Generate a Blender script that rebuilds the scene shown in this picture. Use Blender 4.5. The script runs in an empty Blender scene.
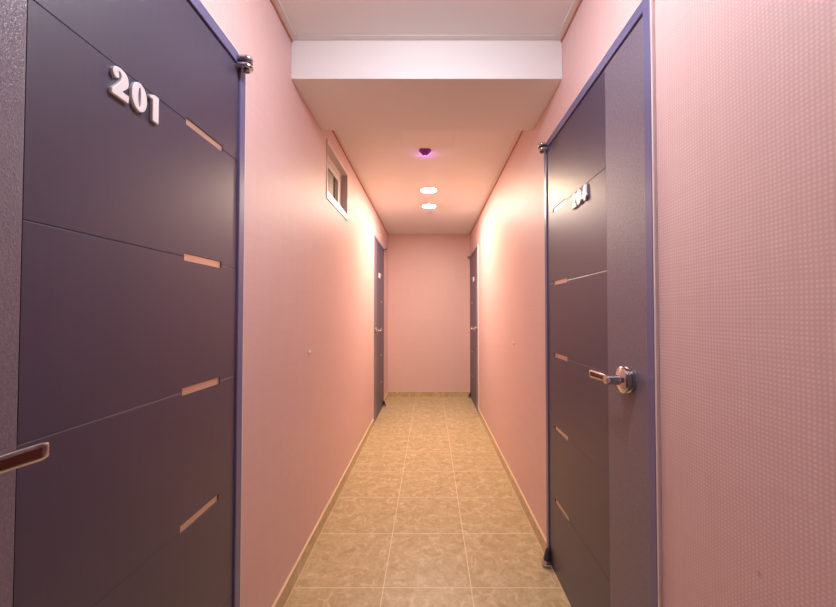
import bpy, bmesh, math
from mathutils import Vector, Matrix

C = bpy.context.scene.collection
PI = math.pi
# ------------------------------------------------------------------ measures (metres; +Y runs down the corridor)
H = 1.215                       # eye height
XL, XR = -0.613, 0.584          # wall surfaces
YB, YF = 5.40, -1.60            # far end, wall behind the viewer
CEIL_N, CEIL_F, SOFFIT = 2.425, 2.367, 2.248
BEAM0, BEAM1 = 1.615, 2.08
WT = 0.14                       # wall thickness

# ------------------------------------------------------------------ node helpers
def srgb(r, g, b):
    f = lambda c: ((c / 255) / 12.92) if c / 255 <= 0.04045 else (((c / 255) + 0.055) / 1.055) ** 2.4
    return (f(r), f(g), f(b), 1)

class NT:
    def __init__(s, name):
        s.m = bpy.data.materials.new(name); s.m.use_nodes = True
        s.t = s.m.node_tree; s.t.nodes.clear()
        s.out = s.n('ShaderNodeOutputMaterial')
        s.b = s.n('ShaderNodeBsdfPrincipled')
        s.l(s.b.outputs[0], s.out.inputs[0])
    def n(s, typ, **kw):
        nd = s.t.nodes.new(typ)
        for k, v in kw.items(): setattr(nd, k, v)
        return nd
    def l(s, a, b): s.t.links.new(a, b)
    def set(s, **kw):
        for k, v in kw.items():
            s.b.inputs[k.replace('_', ' ')].default_value = v
        return s
    def math(s, op, a, b=None, c=None):
        nd = s.n('ShaderNodeMath', operation=op)
        for i, v in enumerate((a, b, c)):
            if v is None: continue
            if isinstance(v, (int, float)): nd.inputs[i].default_value = v
            else: s.l(v, nd.inputs[i])
        return nd.outputs[0]
    def mix(s, fac, a, b):
        nd = s.n('ShaderNodeMix', data_type='RGBA')
        for sock, v in ((nd.inputs[0], fac), (nd.inputs[6], a), (nd.inputs[7], b)):
            if isinstance(v, (int, float, tuple)): sock.default_value = v
            else: s.l(v, sock)
        return nd.outputs[2]
    def pos(s):
        return s.n('ShaderNodeNewGeometry').outputs['Position']
    def sep(s, v):
        nd = s.n('ShaderNodeSeparateXYZ'); s.l(v, nd.inputs[0]); return nd.outputs
    def noise(s, vec, scale, detail=3, rough=0.5, dist=0.0):
        nd = s.n('ShaderNodeTexNoise')
        nd.inputs['Scale'].default_value = scale; nd.inputs['Detail'].default_value = detail
        nd.inputs['Roughness'].default_value = rough; nd.inputs['Distortion'].default_value = dist
        s.l(vec, nd.inputs['Vector']); return nd
    def ramp(s, fac, stops):
        nd = s.n('ShaderNodeValToRGB'); e = nd.color_ramp.elements
        while len(e) < len(stops): e.new(0.5)
        for i, (p, c) in enumerate(stops):
            e[i].position = p; e[i].color = c
        s.l(fac, nd.inputs[0]); return nd.outputs[0]
    def bump(s, h, strength=0.3, dist=0.002):
        nd = s.n('ShaderNodeBump'); nd.inputs['Strength'].default_value = strength
        nd.inputs['Distance'].default_value = dist
        s.l(h, nd.inputs['Height']); s.l(nd.outputs[0], s.b.inputs['Normal'])
    def scale(s, v, x, y, z):
        nd = s.n('ShaderNodeMapping'); nd.inputs['Scale'].default_value = (x, y, z)
        s.l(v, nd.inputs['Vector']); return nd.outputs[0]

def plain(name, col, rough=0.5, metal=0.0, spec=0.5, grain=0.0):
    k = NT(name).set(Base_Color=col, Roughness=rough, Metallic=metal)
    k.b.inputs['Specular IOR Level'].default_value = spec
    if grain:
        n = k.noise(k.pos(), 90, 3)
        k.bump(n.outputs['Fac'], grain, 0.001)
    return k.m

# woven pink vinyl wallpaper: a grid of raised light knots about 9 mm apart
def wallpaper(name, axis):
    k = NT(name)
    p = k.pos()
    w = k.noise(p, 9, 2)
    o = k.sep(p)
    u = k.math('ADD', o[axis], k.math('MULTIPLY', w.outputs['Fac'], 0.006))
    v = k.math('ADD', o[2], k.math('MULTIPLY', k.sep(w.outputs['Color'])[1], 0.006))
    P = 0.0080
    su = k.math('MULTIPLY_ADD', k.math('SINE', k.math('MULTIPLY', u, 2 * PI / P)), 0.5, 0.5)
    sv = k.math('MULTIPLY_ADD', k.math('SINE', k.math('MULTIPLY', v, 2 * PI / P)), 0.5, 0.5)
    dots = k.math('MULTIPLY', k.math('POWER', su, 0.7), k.math('POWER', sv, 0.7))
    rows = k.noise(k.scale(p, 3, 3, 55), 1.0, 2)          # threads differ from row to row
    cols = k.noise(k.scale(p, 50, 50, 3), 1.0, 2)
    var = k.math('ADD', rows.outputs['Fac'], cols.outputs['Fac'])
    fac = k.math('MULTIPLY', dots, k.math('MULTIPLY_ADD', var, 1.1, -0.1))
    col = k.mix(fac, WP_LO, WP_HI)
    # a small scuff low on the right-hand wall
    d = k.n('ShaderNodeVectorMath', operation='DISTANCE')
    k.l(p, d.inputs[0]); d.inputs[1].default_value = (XR, 0.668, H - 0.463)
    smudge = k.ramp(d.outputs['Value'], [(0.0, (1, 1, 1, 1)), (0.007, (0, 0, 0, 1))])
    col = k.mix(k.math('MULTIPLY', smudge, 0.45), col, srgb(110, 70, 70))
    k.l(col, k.b.inputs['Base Color'])
    k.set(Roughness=0.50)
    k.b.inputs['Specular IOR Level'].default_value = 0.38
    k.bump(dots, 0.16, 0.0010)
    return k.m
WP_LO = (0.705, 0.464, 0.437, 1)
WP_HI = (0.815, 0.590, 0.568, 1)
M = {}
M['paper_side'] = wallpaper('pink_woven_wallpaper', 1)
M['paper_end'] = wallpaper('pink_woven_wallpaper_end', 0)

# polished beige stone-look tiles
def tile(name, grid):
    k = NT(name)
    p = k.pos()
    warp = k.noise(p, 7, 3)
    wv = k.n('ShaderNodeVectorMath', operation='MULTIPLY_ADD')
    k.l(warp.outputs['Color'], wv.inputs[0]); wv.inputs[1].default_value = (0.12, 0.12, 0.12); k.l(p, wv.inputs[2])
    n1 = k.noise(wv.outputs[0], 16, 7, 0.68, 0.7)
    base = k.ramp(n1.outputs['Fac'], [(0.30, srgb(176, 150, 106)), (0.50, srgb(193, 171, 128)), (0.70, srgb(208, 190, 150))])
    vo = k.n('ShaderNodeTexVoronoi', feature='DISTANCE_TO_EDGE'); vo.inputs['Scale'].default_value = 19
    k.l(wv.outputs[0], vo.inputs['Vector'])
    vein = k.ramp(vo.outputs['Distance'], [(0.0, (1, 1, 1, 1)), (0.17, (0, 0, 0, 1))])
    n2 = k.noise(p, 17, 3)
    vm = k.math('MULTIPLY', vein, k.ramp(n2.outputs['Fac'], [(0.45, (0, 0, 0, 1)), (0.65, (1, 1, 1, 1))]))
    col = k.mix(k.math('MULTIPLY', vm, 0.68), base, srgb(226, 210, 176))
    n3 = k.noise(p, 60, 4)
    col = k.mix(k.math('MULTIPLY', k.ramp(n3.outputs['Fac'], [(0.5, (0, 0, 0, 1)), (0.72, (1, 1, 1, 1))]), 0.35), col, srgb(166, 134, 90))
    if grid:
        o = k.sep(p)
        G = 0.0022
        def dist(c, off, S):
            f = k.math('PINGPONG', k.math('ADD', c, -off + 40 * S), S / 2)
            return k.math('ABSOLUTE', f)
        # distance to the nearest joint in both directions
        fx = dist(o[0], -0.206, 0.388); fy = dist(o[1], 1.668, 0.403)
        fx = k.math('ADD', fx, k.math('GREATER_THAN', k.math('ABSOLUTE', o[0]), 0.5))   # no joint under the skirting bead
        d = k.math('MINIMUM', fx, fy)
        g = k.math('LESS_THAN', d, G)
        col = k.mix(g, col, srgb(228, 212, 178))
        k.l(k.math('MULTIPLY_ADD', g, 0.2, 0.40), k.b.inputs['Roughness'])
        k.bump(k.math('SUBTRACT', 1.0, g), 0.25, 0.0015)
    else:
        k.set(Roughness=0.3)
    k.l(col, k.b.inputs['Base Color'])
    return k.m
M['tile'] = tile('beige_floor_tile', True)
M['skirt'] = tile('beige_skirting_tile', False)
M['grout'] = plain('pale_silicone_bead', srgb(226, 200, 165), 0.5)
M['ceiling'] = plain('matt_white_ceiling', (0.86, 0.83, 0.80, 1), 0.8, spec=0.2)
M['beam'] = plain('white_beam_paper', (0.86, 0.83, 0.81, 1), 0.65, spec=0.3)
M['trim'] = plain('white_moulding', (0.80, 0.74, 0.70, 1), 0.5)
M['shadowline'] = plain('brown_pink_shadow_line', srgb(188, 128, 108), 0.6)  # shade of the wall-ceiling gap, put into the lip's colour
M['upvc'] = plain('white_window_frame', (0.68, 0.60, 0.57, 1), 0.35)
M['pane'] = plain('brown_tinted_pane', srgb(112, 76, 58), 0.45, spec=0.25)
M['stilebrown'] = plain('dark_brown_stile', srgb(70, 38, 28), 0.6, spec=0.1)
M['frame'] = plain('violet_blue_door_frame', (0.150, 0.135, 0.265, 1), 0.32, grain=0.05)
M['caulk'] = plain('pale_sealant', (0.82, 0.70, 0.69, 1), 0.45)

k = NT('smooth_plum_door_panel')
g = k.noise(k.scale(k.pos(), 160, 160, 3.0), 1.0, 3)
g2 = k.noise(k.pos(), 420, 2)
k.l(k.mix(g.outputs['Fac'], (0.050, 0.040, 0.078, 1), (0.062, 0.050, 0.094, 1)), k.b.inputs['Base Color'])
k.set(Roughness=0.40); k.b.inputs['Specular IOR Level'].default_value = 0.9
k.bump(g2.outputs['Fac'], 0.10, 0.0006)
M['panel'] = k.m

k = NT('leather_grain_plum_stile')
g = k.noise(k.scale(k.pos(), 1, 1, 0.7), 260, 3, 0.65, 0.8)
k.l(k.mix(g.outputs['Fac'], (0.080, 0.063, 0.090, 1), (0.28, 0.228, 0.29, 1)), k.b.inputs['Base Color'])
k.set(Roughness=0.40); k.b.inputs['Specular IOR Level'].default_value = 0.7
k.bump(g.outputs['Fac'], 0.7, 0.0016)
M['stile'] = k.m

M['chrome'] = plain('polished_chrome', (0.62, 0.60, 0.60, 1), 0.16, 1.0)
M['copper'] = plain('brushed_copper', (0.66, 0.50, 0.40, 1), 0.34, 0.6)
M['wood'] = plain('red_brown_lever_inlay', (0.085, 0.016, 0.010, 1), 0.25)
M['black'] = plain('black_plastic', (0.030, 0.026, 0.045, 1), 0.3)
M['digit'] = plain('white_raised_digit', (0.86, 0.82, 0.83, 1), 0.3)
M['bumper'] = plain('clear_pink_bumper', (0.95, 0.82, 0.78, 1), 0.15)
M['lampcase'] = plain('white_lamp_case', (0.8, 0.78, 0.76, 1), 0.35)
M['sensor'] = plain('dark_violet_plastic', (0.28, 0.012, 0.36, 1), 0.4)

def emit(name, col, strength):
    m = bpy.data.materials.new(name); m.use_nodes = True
    t = m.node_tree; t.nodes.clear()
    e = t.nodes.new('ShaderNodeEmission'); e.inputs[0].default_value = (*col, 1); e.inputs[1].default_value = strength
    o = t.nodes.new('ShaderNodeOutputMaterial'); t.links.new(e.outputs[0], o.inputs[0])
    return m
M['warm'] = emit('warm_white_lamp', (1.0, 0.74, 0.48), 440)
M['white'] = emit('neutral_white_lamp', (1.0, 0.86, 0.78), 460)
M['cool'] = emit('cool_white_lamp', (0.92, 0.91, 1.0), 57)
M['violet'] = emit('violet_indicator', (0.45, 0.06, 1.0), 2.2)

# ------------------------------------------------------------------ mesh helpers
def obj(name, bm, mat, parent=None, smooth=False, **props):
    me = bpy.data.meshes.new(name)
    bmesh.ops.recalc_face_normals(bm, faces=bm.faces)
    bm.to_mesh(me); bm.free()
    for m in (mat if isinstance(mat, (list, tuple)) else [mat]): me.materials.append(m)
    if smooth:
        for p in me.polygons: p.use_smooth = True
        me.set_sharp_from_angle(angle=math.radians(40))
    o = bpy.data.objects.new(name, me); C.objects.link(o)
    if parent:
        o.parent = parent
        o.matrix_parent_inverse = Matrix.Translation(-parent.location)
    for a, b in props.items(): o[a] = b
    return o

def empty(name, loc, **props):
    o = bpy.data.objects.new(name, None); C.objects.link(o); o.location = loc
    o.empty_display_size = 0.05
    for a, b in props.items(): o[a] = b
    return o

def box(bm, x0, x1, y0, y1, z0, z1, bev=0.0, mi=0):
    x0, x1 = sorted((x0, x1)); y0, y1 = sorted((y0, y1)); z0, z1 = sorted((z0, z1))
    r = bmesh.ops.create_cube(bm, size=1.0)
    vs = r['verts']
    for v in vs:
        v.co = Vector((x0 + (v.co.x + .5) * (x1 - x0), y0 + (v.co.y + .5) * (y1 - y0), z0 + (v.co.z + .5) * (z1 - z0)))
    fs = {f for v in vs for f in v.link_faces}
    for f in fs: f.material_index = mi
    if bev:
        es = {e for v in vs for e in v.link_edges}
        bmesh.ops.bevel(bm, geom=list(es), offset=bev, segments=2, affect='EDGES', profile=0.5, material=mi)

def lathe(bm, prof, origin, axis, seg=32, mi=0):
    """prof: list of (radius, height along axis); closes both ends"""
    a = Vector(axis).normalized()
    u = a.orthogonal().normalized(); v = a.cross(u)
    o = Vector(origin); rings = []
    for r, h in prof:
        rings.append([bm.verts.new(o + a * h + (u * math.cos(2 * PI * i / seg) + v * math.sin(2 * PI * i / seg)) * r) for i in range(seg)])
    for A, B in zip(rings, rings[1:]):
        for i in range(seg):
            bm.faces.new((A[i], A[(i + 1) % seg], B[(i + 1) % seg], B[i])).material_index = mi
    bm.faces.new(rings[0]).material_index = mi
    bm.faces.new(rings[-1][::-1]).material_index = mi

def wall_with_holes(bm, x0, x1, y0, y1, z1, holes):
    """holes: list of (y0, y1, z0, z1), sorted along y"""
    y = y0
    for a, b, c, d in holes:
        box(bm, x0, x1, y, a, 0, z1)
        if c > 0: box(bm, x0, x1, a, b, 0, c)
        box(bm, x0, x1, a, b, d, z1)
        y = b
    box(bm, x0, x1, y, y1, 0, z1)

# ------------------------------------------------------------------ the setting
ST = dict(kind='structure')
DW = 0.873
D1 = (1.20 - DW, 1.20)      # near left
D2 = (1.855 - DW - 0.03, 1.855)    # near right
D3 = (4.00, 4.00 + DW)      # far left
D4 = (4.47, 4.47 + DW)      # far right
WIN = (2.175, 2.725, 1.893, 2.250)

bm = bmesh.new(); box(bm, XL - WT, XR + WT, YF - WT, YB + WT, -0.10, 0)
obj('floor', bm, M['tile'], **ST)
bm = bmesh.new()
wall_with_holes(bm, XL - WT, XL, YF, YB, 2.5, [(D1[0], D1[1], 0, 2.035), WIN, (D3[0], D3[1], 0, 2.070)])
obj('wall_left', bm, M['paper_side'], **ST)
bm = bmesh.new()
wall_with_holes(bm, XR, XR + WT, YF, YB, 2.5, [(D2[0], D2[1], 0, 2.062), (D4[0], D4[1], 0, 2.045)])
obj('wall_right', bm, M['paper_side'], **ST)
bm = bmesh.new(); box(bm, XL - WT, XR + WT, YB, YB + WT, 0, 2.5)
obj('wall_back', bm, M['paper_end'], **ST)
bm = bmesh.new(); box(bm, XL - WT, XR + WT, YF - WT, YF, 0, 2.5)
obj('wall_front', bm, M['paper_end'], **ST)
bm = bmesh.new()
box(bm, XL, XR, YF, BEAM0, CEIL_N, CEIL_N + 0.12)
box(bm, XL, XR, BEAM1, YB, CEIL_F, CEIL_F + 0.16)
obj('ceiling', bm, M['ceiling'], **ST)
bm = bmesh.new(); box(bm, XL, XR, BEAM0, BEAM1, SOFFIT, CEIL_N + 0.12, 0.002)
obj('ceiling_beam', bm, M['beam'], **ST)
# cornices: a flat fillet on the ceiling with a small lip tinted as a shadow gap, near ceiling then far ceiling
def cornice(name, y0, y1, zc, ends):
    bm = bmesh.new()
    w, t = 0.030, 0.005
    for a, b in ((XL, XL + w), (XR - w, XR)): box(bm, a, b, y0, y1, zc - t, zc, 0.003)
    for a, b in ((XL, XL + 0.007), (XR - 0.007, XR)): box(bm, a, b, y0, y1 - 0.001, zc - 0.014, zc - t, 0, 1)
    for e in ends:
        a, b = (e - w, e) if e > (y0 + y1) / 2 else (e, e + w)
        box(bm, XL + w, XR - w, a, b, zc - t, zc, 0.003)
    obj(name, bm, [M['trim'], M['shadowline']], **ST)
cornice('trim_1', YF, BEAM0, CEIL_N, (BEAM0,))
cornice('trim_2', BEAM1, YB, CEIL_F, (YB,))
# tiled skirting with a pale bead along its top and foot
SK, SKT = 0.078, 0.010
def skirting(name, segs, side):
    bm = bmesh.new()
    for a, b in segs:
        if side == 'back':
            q = lambda t0, t1, z0, z1, mi: box(bm, a, b, YB - t1, YB - t0, z0, z1, 0, mi)
        else:
            X, s = (XL, 1) if side == 'left' else (XR, -1)
            q = lambda t0, t1, z0, z1, mi: box(bm, X + s * t0, X + s * t1, a, b, z0, z1, 0, mi)
        q(0, SKT, 0.004, SK - 0.003, 0)
        q(0, SKT + 0.0006, SK - 0.003, SK, 1)
        q(0, SKT + 0.003, 0, 0.004, 1)
    if side == 'back':
        for x in (-0.206, 0.182): box(bm, x - 0.002, x + 0.002, YB - SKT - 0.0008, YB, 0.004, SK, 0, 1)
    obj(name, bm, [M['skirt'], M['grout']], **ST)
skirting('baseboard_left', [(YF, D1[0]), (D1[1], D3[0]), (D3[1], YB)], 'left')
skirting('baseboard_right', [(YF, D2[0]), (D2[1], D4[0]), (D4[1], YB)], 'right')
skirting('baseboard_back', [(XL + SKT, XR - SKT)], 'back')

# ------------------------------------------------------------------ door numerals
def chaikin(pts, n=2):
    for _ in range(n):
        q = []
        for i in range(len(pts)):
            a, b = pts[i], pts[(i + 1) % len(pts)]
            q += [(a[0] * .75 + b[0] * .25, a[1] * .75 + b[1] * .25), (a[0] * .25 + b[0] * .75, a[1] * .25 + b[1] * .75)]
        pts = q
    return pts
def ell(cx, cy, rx, ry, n=36, tilt=0.0):
    return [(cx + rx * math.cos(2 * PI * i / n) + tilt * ry * math.sin(2 * PI * i / n), cy + ry * math.sin(2 * PI * i / n)) for i in range(n)]
def hard(pts):              # keep corners by doubling the points
    q = []
    for p in pts: q += [p, p]
    return q
two = chaikin([(0.0, 0.0), (0.0, 0.0), (0.66, 0.0), (0.66, 0.0), (0.68, 0.25), (0.68, 0.25), (0.36, 0.24), (0.54, 0.40), (0.65, 0.55),
               (0.66, 0.74), (0.58, 0.92), (0.36, 1.01), (0.13, 0.97), (0.02, 0.82), (0.03, 0.66), (0.15, 0.58), (0.27, 0.64),
               (0.26, 0.77), (0.22, 0.85), (0.31, 0.88), (0.37, 0.78), (0.35, 0.62), (0.24, 0.44), (0.08, 0.26), (0.0, 0.16)])
three = chaikin([(0.02, 0.20), (0.10, 0.04), (0.30, -0.01), (0.54, 0.04), (0.66, 0.20), (0.65, 0.38), (0.50, 0.52), (0.62, 0.64),
                 (0.63, 0.82), (0.52, 0.97), (0.30, 1.01), (0.10, 0.94), (0.03, 0.78), (0.12, 0.66), (0.26, 0.72), (0.26, 0.84),
                 (0.34, 0.84), (0.36, 0.68), (0.24, 0.56), (0.24, 0.46), (0.36, 0.38), (0.38, 0.20), (0.30, 0.12), (0.26, 0.22), (0.12, 0.32)])
GLYPH = {
    '2': ([two], 0.70),
    '3': ([three], 0.70),
    '0': ([ell(0.34, 0.5, 0.34, 0.51), ell(0.34, 0.5, 0.065, 0.36)[::-1]], 0.71),
    '1': ([[(0.15, 0.0), (0.45, 0.0), (0.45, 1.0), (0.24, 1.0), (0.0, 0.88), (0.0, 0.80), (0.15, 0.82)]], 0.47),
    '4': ([[(0.33, 0), (0.60, 0), (0.60, 0.2), (0.70, 0.2), (0.70, 0.37), (0.60, 0.37), (0.60, 1), (0.40, 1), (0.0, 0.36), (0.0, 0.2), (0.33, 0.2)],
           [(0.33, 0.37), (0.15, 0.37), (0.33, 0.68)]], 0.71),
}
def digit(ch, hgt, depth):
    cu = bpy.data.curves.new('digit', 'CURVE'); cu.dimensions = '2D'; cu.fill_mode = 'BOTH'
    cu.extrude = depth / 2 - 0.0012; cu.bevel_depth = 0.0012; cu.bevel_resolution = 2; cu.offset = -0.0008
    for ring in GLYPH[ch][0]:
        sp = cu.splines.new('POLY'); sp.points.add(len(ring) - 1); sp.use_cyclic_u = True
        for p, (x, y) in zip(sp.points, ring): p.co = (x * hgt, y * hgt, 0, 1)
    t = bpy.data.objects.new('digit_tmp', cu); C.objects.link(t)
    bpy.context.view_layer.update()
    me = bpy.data.meshes.new_from_object(t.evaluated_get(bpy.context.evaluated_depsgraph_get()))
    bpy.data.objects.remove(t); bpy.data.curves.remove(cu)
    return me

# ------------------------------------------------------------------ doors
def door(n, side, y0, y1, number, label, panel=0.605, num=0.3975, lever=0.062, DOOR_H=2.033):
    X, s = (XL, 1) if side == 'left' else (XR, -1)
    hole = -0.001                                   # keeps faces from coinciding with the wall
    root = empty('door_%d' % n, (X, (y0 + y1) / 2, 0), kind='structure', label=label, category='door')
    P = lambda bm, o0, o1, a, b, z0, z1, bev=0.0, mi=0: box(bm, X + s * o0, X + s * o1, a, b, z0, z1, bev, mi)
    FO, FB, FW = 0.010, -0.13, 0.034                # frame stands 7 mm proud of the wall
    bm = bmesh.new()
    P(bm, FB, FO, y0 + .001, y0 + FW, 0.0, DOOR_H - .001, 0.002)
    P(bm, FB, FO, y1 - FW, y1 - .001, 0.0, DOOR_H - .001, 0.002)
    P(bm, FB, FO, y0 + FW, y1 - FW, DOOR_H - FW, DOOR_H - .001, 0.002)
    # rebate the leaf closes against
    P(bm, FB, -0.05, y0 + FW, y0 + FW + 0.014, 0.0, DOOR_H - FW)
    P(bm, FB, -0.05, y1 - FW - 0.014, y1 - FW, 0.0, DOOR_H - FW)
    P(bm, FB, -0.05, y0 + FW, y1 - FW, DOOR_H - FW - 0.014, DOOR_H - FW)
    obj('door_frame', bm, M['frame'], root)
    bm = bmesh.new()
    for a, b in ((y0 - 0.006, y0), (y1, y1 + 0.004)): P(bm, 0.0, 0.0095, a, b, SK if b > y1 else 0.0, DOOR_H + 0.004, 0.001)
    P(bm, 0.0, 0.0095, y0, y1, DOOR_H, DOOR_H + 0.004, 0.001)
    obj('sealant_bead', bm, M['caulk'], root, label='pale sealant line round the door frame')
    bm = bmesh.new(); P(bm, -0.10, 0.006, y0 + FW, y1 - FW, 0.0, 0.006, 0.001)
    obj('threshold', bm, M['grout'], root, label='pale threshold strip at the door foot')
    # leaf
    LO, LB = 0.004, -0.036
    a, b = y0 + FW + 0.003, y1 - FW - 0.003
    zt, zb = DOOR_H - FW - 0.005, 0.010
    ys = b - panel                                  # seam between grained stile and smooth panel
    bars = [1.696, 1.355, 1.020, 0.685, 0.350]
    na, nb = b - 0.247, b - 0.083                   # recess for the copper strips
    bm = bmesh.new()
    P(bm, LB, LO - 0.006, ys, b, zb, zt)
    def strip(ya, yb, rec):
        prof = [(zb, 0.0)]
        for z in sorted(bars):
            if rec: prof += [(z - .0095, 0), (z - .0095, -.0045), (z + .0095, -.0045), (z + .0095, 0)]
            else: prof += [(z - .0024, 0), (z + .0006, -.0016), (z + .0010, 0)]
        prof.append((zt, 0.0))
        A = [bm.verts.new((X + s * (LO + o), ya, z)) for z, o in prof]
        B = [bm.verts.new((X + s * (LO + o), yb, z)) for z, o in prof]
        for i in range(len(prof) - 1): bm.faces.new((A[i], A[i + 1], B[i + 1], B[i]))
    strip(ys + 0.0012, na, False); strip(na, nb, True); strip(nb, b - 0.001, False)
    for yy in (na, nb):
        for z in bars:
            bm.faces.new([bm.verts.new((X + s * o, yy, zz)) for o, zz in ((LO, z - .0095), (LO, z + .0095), (LO - .0045, z + .0095), (LO - .0045, z - .0095))])
    for yy, ym in ((ys, ys + 0.0012), (b, b - 0.001)):       # eased long edges
        bm.faces.new([bm.verts.new(c) for c in ((X + s * LO, ym, zb), (X + s * LO, ym, zt), (X + s * (LO - .006), yy, zt), (X + s * (LO - .006), yy, zb))])
    for zz in (zt, zb):
        bm.faces.new([bm.verts.new(c) for c in ((X + s * LO, ys, zz), (X + s * LO, b, zz), (X + s * (LO - .006), b, zz), (X + s * (LO - .006), ys, zz))])
    leaf = obj('door_leaf', bm, M['panel'], root)
    bm = bmesh.new(); P(bm, LB, LO + 0.0012, a, ys - 0.0006, zb, zt, 0.0015)
    obj('grained_stile', bm, M['stile'], root, label='leather-grained strip down the handle side')
    for z in bars:
        bm = bmesh.new()
        P(bm, LO - .0043, LO - .0030, na + .0004, nb - .0004, z - .0092, z + .0092)
        obj('copper_strip', bm, M['copper'], root, label='copper strip let into the door')
    # raised number
    hgt, dep, gap = 0.058, 0.0075, 0.006
    width = sum(GLYPH[c][1] * hgt for c in number) + gap * 2
    cy, base = b - num, 1.662 - hgt / 2
    u = -width / 2
    for c in number:
        me = digit(c, hgt, dep)
        me.materials.clear(); me.materials.append(M['digit'])
        if s > 0:    # facing +X, text runs along +Y
            mat = Matrix(((0, 0, 1, X + LO + dep / 2), (1, 0, 0, cy + u), (0, 1, 0, base), (0, 0, 0, 1)))
        else:        # facing -X, text runs along -Y
            mat = Matrix(((0, 0, -1, X - LO - dep / 2), (-1, 0, 0, cy - u), (0, 1, 0, base), (0, 0, 0, 1)))
        me.transform(mat)
        o = bpy.data.objects.new('number_digit', me); C.objects.link(o)
        o.parent = root; o.matrix_parent_inverse = Matrix.Translation(-root.location)
        o['label'] = 'white raised numeral %s' % c
        u += GLYPH[c][1] * hgt + gap
    # lever handle
    hy, hz = a + lever, 1.021
    O = (X + s * (LO + 0.0012), hy, hz)
    ax = (s, 0, 0)
    bm = bmesh.new()
    lathe(bm, [(0.036, 0), (0.038, 0.003), (0.038, 0.008), (0.034, 0.010), (0.034, 0.015), (0.0385, 0.018), (0.0385, 0.022), (0.035, 0.026), (0.022, 0.029), (0.0150, 0.031), (0.0142, 0.036), (0.0135, 0.060), (0.0140, 0.066), (0.0125, 0.070), (0.004, 0.072)], O, ax, 40)
    h = obj('lever_handle', bm, M['chrome'], root, smooth=True, label='chrome lever handle on a round rose')
    # grip: rounded flat bar towards the hinge side, slightly swept
    bm = bmesh.new(); N = 14; L = 0.118
    rings = []
    for i in range(N + 1):
        t = i / N
        yy = hy - 0.012 + (L + 0.012) * t
        oo = LO + 0.062 - 0.006 * math.sin(t * PI) + 0.002 * t
        hh = 0.0105 + 0.0025 * t; ww = 0.0058
        if i == N: hh *= 0.8; ww *= 0.6
        if i == 0: hh *= 0.7; ww *= 0.6
        ring = []
        for j in range(16):
            th = 2 * PI * j / 16
            cx = math.copysign(abs(math.cos(th)) ** 0.5, math.cos(th)) * ww
            cz = math.copysign(abs(math.sin(th)) ** 0.5, math.sin(th)) * hh
            ring.append(bm.verts.new((X + s * (oo + cx), yy, hz + cz)))
        rings.append(ring)
    for A, B in zip(rings, rings[1:]):
        for j in range(16): bm.faces.new((A[j], A[(j + 1) % 16], B[(j + 1) % 16], B[j]))
    bm.faces.new(rings[0]); bm.faces.new(rings[-1][::-1])
    obj('lever_grip', bm, M['chrome'], h, smooth=True)
    bm = bmesh.new(); prev = None
    for i in range(11):
        t = 0.30 + 0.62 * i / 10
        yy = hy - 0.012 + (L + 0.012) * t
        oo = LO + 0.062 - 0.006 * math.sin(t * PI) + 0.002 * t + 0.0061
        hh = (0.0105 + 0.0025 * t) * 0.60
        cur = [bm.verts.new((X + s * (oo - d), yy, hz + z)) for d, z in ((0.002, -hh), (0, -hh * .85), (0, hh * .85), (0.002, hh))]
        if prev:
            for q in range(3): bm.faces.new((prev[q], prev[q + 1], cur[q + 1], cur[q]))
        prev = cur
    obj('grip_inlay', bm, M['wood'], h, label='dark red-brown inlay in the lever')
    # pivot hinge at the top far corner: two stacked chrome arms round a pin
    py = b - 0.004
    def arm(bm, z0, z1, out, r):
        """pill-shaped plate with a rounded rim, its flat end on the frame"""
        R = (z1 - z0) / 2; n = 16; K = 8; rings = []
        for k in range(K + 1):
            ph = -PI / 2 * 0.92 + PI * 0.92 * k / K
            ins = R * (1 - math.cos(ph)) * 0.9
            z = (z0 + z1) / 2 + R * math.sin(ph) / math.sin(PI / 2 * 0.92)
            q = r - ins
            lo = [(-0.006, -q)] + [(out - r + q * math.cos(-PI / 2 + PI * t / n), q * math.sin(-PI / 2 + PI * t / n)) for t in range(n + 1)] + [(-0.006, q)]
            rings.append([bm.verts.new((X + s * (FO + o), py + d, z)) for o, d in lo])
        m = len(rings[0])
        for A, B in zip(rings, rings[1:]):
            for t in range(m): bm.faces.new((A[t], A[(t + 1) % m], B[(t + 1) % m], B[t]))
        bm.faces.new(rings[0][::-1]); bm.faces.new(rings[-1])
    zt2 = DOOR_H - FW + 0.004
    bm = bmesh.new()
    arm(bm, zt2 + 0.003, zt2 + 0.019, 0.042, 0.021); arm(bm, zt2 - 0.020, zt2 - 0.004, 0.042, 0.021)
    top = obj('pivot_hinge', bm, M['chrome'], root, smooth=True, label='chrome pivot hinge at the top corner')
    bm = bmesh.new(); arm(bm, zt2 - 0.004, zt2 + 0.003, 0.039, 0.018)
    lathe(bm, [(0.009, zt2 - 0.027), (0.009, zt2 + 0.010)], (X + s * (FO + 0.022), py, 0), (0, 0, 1), 20)
    obj('hinge_pin', bm, M['black'], top, label='black pin and washer between the hinge arms')
    # floor pivot: dark tapered housing over a chrome foot
    bm = bmesh.new()
    def slab(z0, z1, w0, w1, o0, o1):
        vs = []
        for z, w, o in ((z0, w0, o0), (z1, w1, o1)):
            vs.append([bm.verts.new((X + s * c, py + d, z)) for c, d in ((FO, -w), (o * .7, -w), (o, -w * .45), (o, w * .45), (o * .7, w), (FO, w))])
        for i in range(6):
            j = (i + 1) % 6
            bm.faces.new((vs[0][i], vs[0][j], vs[1][j], vs[1][i]))
        bm.faces.new(vs[0][::-1]); bm.faces.new(vs[1])
    slab(0.030, 0.075, 0.019, 0.013, 0.036, 0.024); slab(0.075, 0.092, 0.006, 0.005, 0.014, 0.012)
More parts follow.
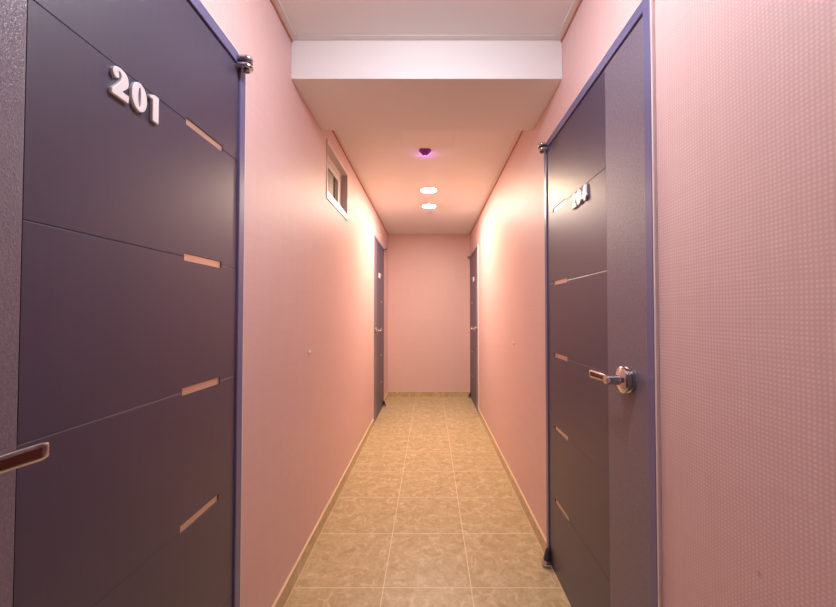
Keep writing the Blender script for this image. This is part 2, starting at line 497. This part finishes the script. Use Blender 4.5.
    piv = obj('floor_pivot', bm, M['black'], root, label='dark floor pivot at the bottom corner')
    bm = bmesh.new(); slab(0.0065, 0.018, 0.026, 0.026, 0.046, 0.046); slab(0.018, 0.030, 0.025, 0.020, 0.045, 0.038)
    obj('pivot_foot', bm, M['chrome'], piv, label='chrome foot of the pivot')
    return root

door(1, 'left', *D1, '201', 'plum grey door with raised white number 201, nearest on the left', 0.612, 0.409, 0.050, 2.035)
door(2, 'right', *D2, '204', 'plum grey door with raised white number 204, nearest on the right', lever=0.094, DOOR_H=2.062)
door(3, 'left', *D3, '202', 'plum door at the far end of the left wall past the window', DOOR_H=2.070)
door(4, 'right', *D4, '203', 'plum door at the far end of the right wall', DOOR_H=2.045)

# ------------------------------------------------------------------ small high window in the left wall
y0, y1, z0, z1 = WIN
win = empty('window_1', (XL, (y0 + y1) / 2, z0), kind='structure', label='small high white-framed window with brown panes in the left wall', category='window')
def ring(bm, o0, o1, a, b, c, d, w, bev=0.002):
    box(bm, XL + o0, XL + o1, a, b, c, c + w, bev); box(bm, XL + o0, XL + o1, a, b, d - w, d, bev)
    box(bm, XL + o0, XL + o1, a, a + w, c + w, d - w, bev); box(bm, XL + o0, XL + o1, b - w, b, c + w, d - w, bev)
bm = bmesh.new()
A, B, Z0, Z1 = y0 + .001, y1 - .001, z0 + .001, z1 - .001
def frame_box(o0, o1, a, b, c, d, bev=0.0015): box(bm, XL + o0, XL + o1, a, b, c, d, bev)
frame_box(-0.12, 0.006, A, B, Z0, z0 + 0.048)                     # sill member
frame_box(-0.12, 0.006, A, B, z1 - 0.022, Z1)                     # head
frame_box(-0.12, 0.006, A, y0 + 0.012, z0 + 0.048, z1 - 0.022)    # jambs
frame_box(-0.12, 0.006, y1 - 0.012, B, z0 + 0.048, z1 - 0.022)
obj('window_frame', bm, M['upvc'], win)
def sash(o, a, b, c, d, near, far, bot, top, mat):
    bm = bmesh.new()
    q = lambda *v: box(bm, XL + o - 0.022, XL + o, *v, 0.002)
    q(a, a + near, c, d); q(b - far, b, c, d)
    q(a + near, b - far, c, c + bot); q(a + near, b - far, d - top, d)
    box(bm, XL + o - 0.020, XL + o + 0.003, a + near * .5, b - far * .5, d - top * .55, d - top * .45)   # ridge on the head rail
    sh = obj('window_sash', bm, mat, win)
    bm = bmesh.new(); box(bm, XL + o - 0.014, XL + o - 0.009, a + near, b - far, c + bot, d - top)
    obj('window_pane', bm, M['pane'], sh, label='brown tinted pane')
sash(-0.036, y0 + 0.012, y1 - 0.012, z0 + 0.048, z1 - 0.022, 0.030, 0.112, 0.030, 0.080, M['upvc'])
bm = bmesh.new(); box(bm, XL - 0.052, XL - 0.040, 2.515, 2.600, z0 + 0.079, z1 - 0.103, 0.002)
obj('meeting_stile', bm, M['stilebrown'], win, label='dark brown upright beside the pane')

# ------------------------------------------------------------------ lamps and ceiling fittings
def downlight(x, y, zc, mat, label):
    r = empty('downlight', (x, y, zc), label=label, category='ceiling light', group='round ceiling downlights')
    bm = bmesh.new()
    lathe(bm, [(0.070, 0), (0.080, 0), (0.080, -0.003), (0.077, -0.005), (0.072, -0.005), (0.070, -0.003)], (x, y, zc), (0, 0, 1), 40)
    obj('trim_ring', bm, M['lampcase'], r, smooth=True)
    bm = bmesh.new()
    lathe(bm, [(0.0695, -0.0020), (0.069, -0.0045), (0.060, -0.0065), (0.035, -0.0085), (0.008, -0.009)], (x, y, zc), (0, 0, 1), 40)
    obj('diffuser', bm, mat, r, smooth=True)
downlight(-0.012, 3.455, CEIL_F, M['warm'], 'warm glowing round downlight, the one nearer the beam')
downlight(-0.010, 3.970, CEIL_F, M['white'], 'whiter glowing round downlight, the one nearer the end wall')

# surface lamp over the viewer's head, on the near ceiling
r = empty('ceiling_lamp', (0.0, 0.88, CEIL_N), label='round white surface lamp on the near ceiling in front of the beam', category='ceiling light')
bm = bmesh.new(); lathe(bm, [(0.15, 0), (0.155, -0.004), (0.155, -0.022), (0.15, -0.026)], (0.0, 0.88, CEIL_N), (0, 0, 1), 48)
obj('lamp_base', bm, M['lampcase'], r, smooth=True)
bm = bmesh.new(); lathe(bm, [(0.145, -0.0265), (0.144, -0.05), (0.125, -0.075), (0.08, -0.092), (0.02, -0.098)], (0.0, 0.88, CEIL_N), (0, 0, 1), 48)
obj('lamp_shade', bm, M['cool'], r, smooth=True)

# violet ceiling sensor and the square panel behind it
sx, sy = -0.035, 2.60
r = empty('ceiling_sensor', (sx, sy, CEIL_F), label='small dark violet dome sensor on the far ceiling', category='sensor')
bm = bmesh.new()
lathe(bm, [(0.043, 0), (0.044, -0.006), (0.040, -0.012), (0.026, -0.028), (0.018, -0.034), (0.006, -0.037)], (sx, sy, CEIL_F), (0, 0, 1), 36)
obj('sensor_body', bm, M['sensor'], r, smooth=True)
bm = bmesh.new()
lathe(bm, [(0.003, 0), (0.007, -0.002), (0.008, -0.006), (0.003, -0.010)], (sx, sy + 0.034, CEIL_F - 0.019), (0, 0.6, -0.8), 16)
obj('indicator_light', bm, M['violet'], r, smooth=True, label='violet glowing indicator')
bm = bmesh.new(); box(bm, -0.192, 0.152, 2.235, 2.560, CEIL_F - 0.005, CEIL_F, 0.0015)
o = obj('access_panel', bm, M['ceiling'], label='square pale access panel in the ceiling behind the beam', category='panel')

# clear door bumpers on the walls where the levers would strike
def bumper(X, s, y, z, label):
    bm = bmesh.new()
    lathe(bm, [(0.010, 0), (0.012, 0.003), (0.012, 0.006), (0.008, 0.011), (0.003, 0.013)], (X - s * 0.003, y, z), (s, 0, 0), 24)
    obj('door_bumper', bm, M['bumper'], smooth=True, label=label, category='door bumper')
bumper(XL, 1, 1.886, 1.017, 'tiny round bumper on the pink left wall below the small window')
bumper(XR, -1, 2.584, 1.005, 'tiny round bumper on the pink right wall beyond door 204')

# ------------------------------------------------------------------ light from the stairwell behind the viewer, violet indicator glow
def light(name, typ, loc, energy, col, **kw):
    d = bpy.data.lights.new(name, typ); d.energy = energy; d.color = col
    for a, b in kw.items(): setattr(d, a, b)
    o = bpy.data.objects.new(name, d); C.objects.link(o); o.location = loc
    return o
light('violet_glow', 'POINT', (sx, sy + 0.062, CEIL_F - 0.040), 0.16, (0.55, 0.15, 1.0), shadow_soft_size=0.012)

w = bpy.data.worlds.new('World'); bpy.context.scene.world = w; w.use_nodes = True
w.node_tree.nodes['Background'].inputs[0].default_value = (0.9, 0.85, 0.95, 1)
w.node_tree.nodes['Background'].inputs[1].default_value = 0.0

# ------------------------------------------------------------------ camera
cam = bpy.data.cameras.new('camera'); co = bpy.data.objects.new('camera', cam); C.objects.link(co)
F = 371.0
cam.sensor_fit = 'HORIZONTAL'; cam.sensor_width = 36.0; cam.lens = 36.0 * F / 836
yaw, pitch = math.radians(0.0), math.radians(1.25)
co.location = (0, 0, H)
co.rotation_euler = (PI / 2 + pitch, 0, yaw)
cam.shift_x = -(430 - 418 - F * math.tan(yaw)) / 836
cam.shift_y = (313 - 303.5 - F * math.tan(pitch)) / 836
cam.clip_start = 0.02
bpy.context.scene.camera = co

vs = bpy.context.scene.view_settings
vs.view_transform = 'Standard'; vs.look = 'None'; vs.gamma = 1.0; vs.use_curve_mapping = False
vs.exposure = 0.05
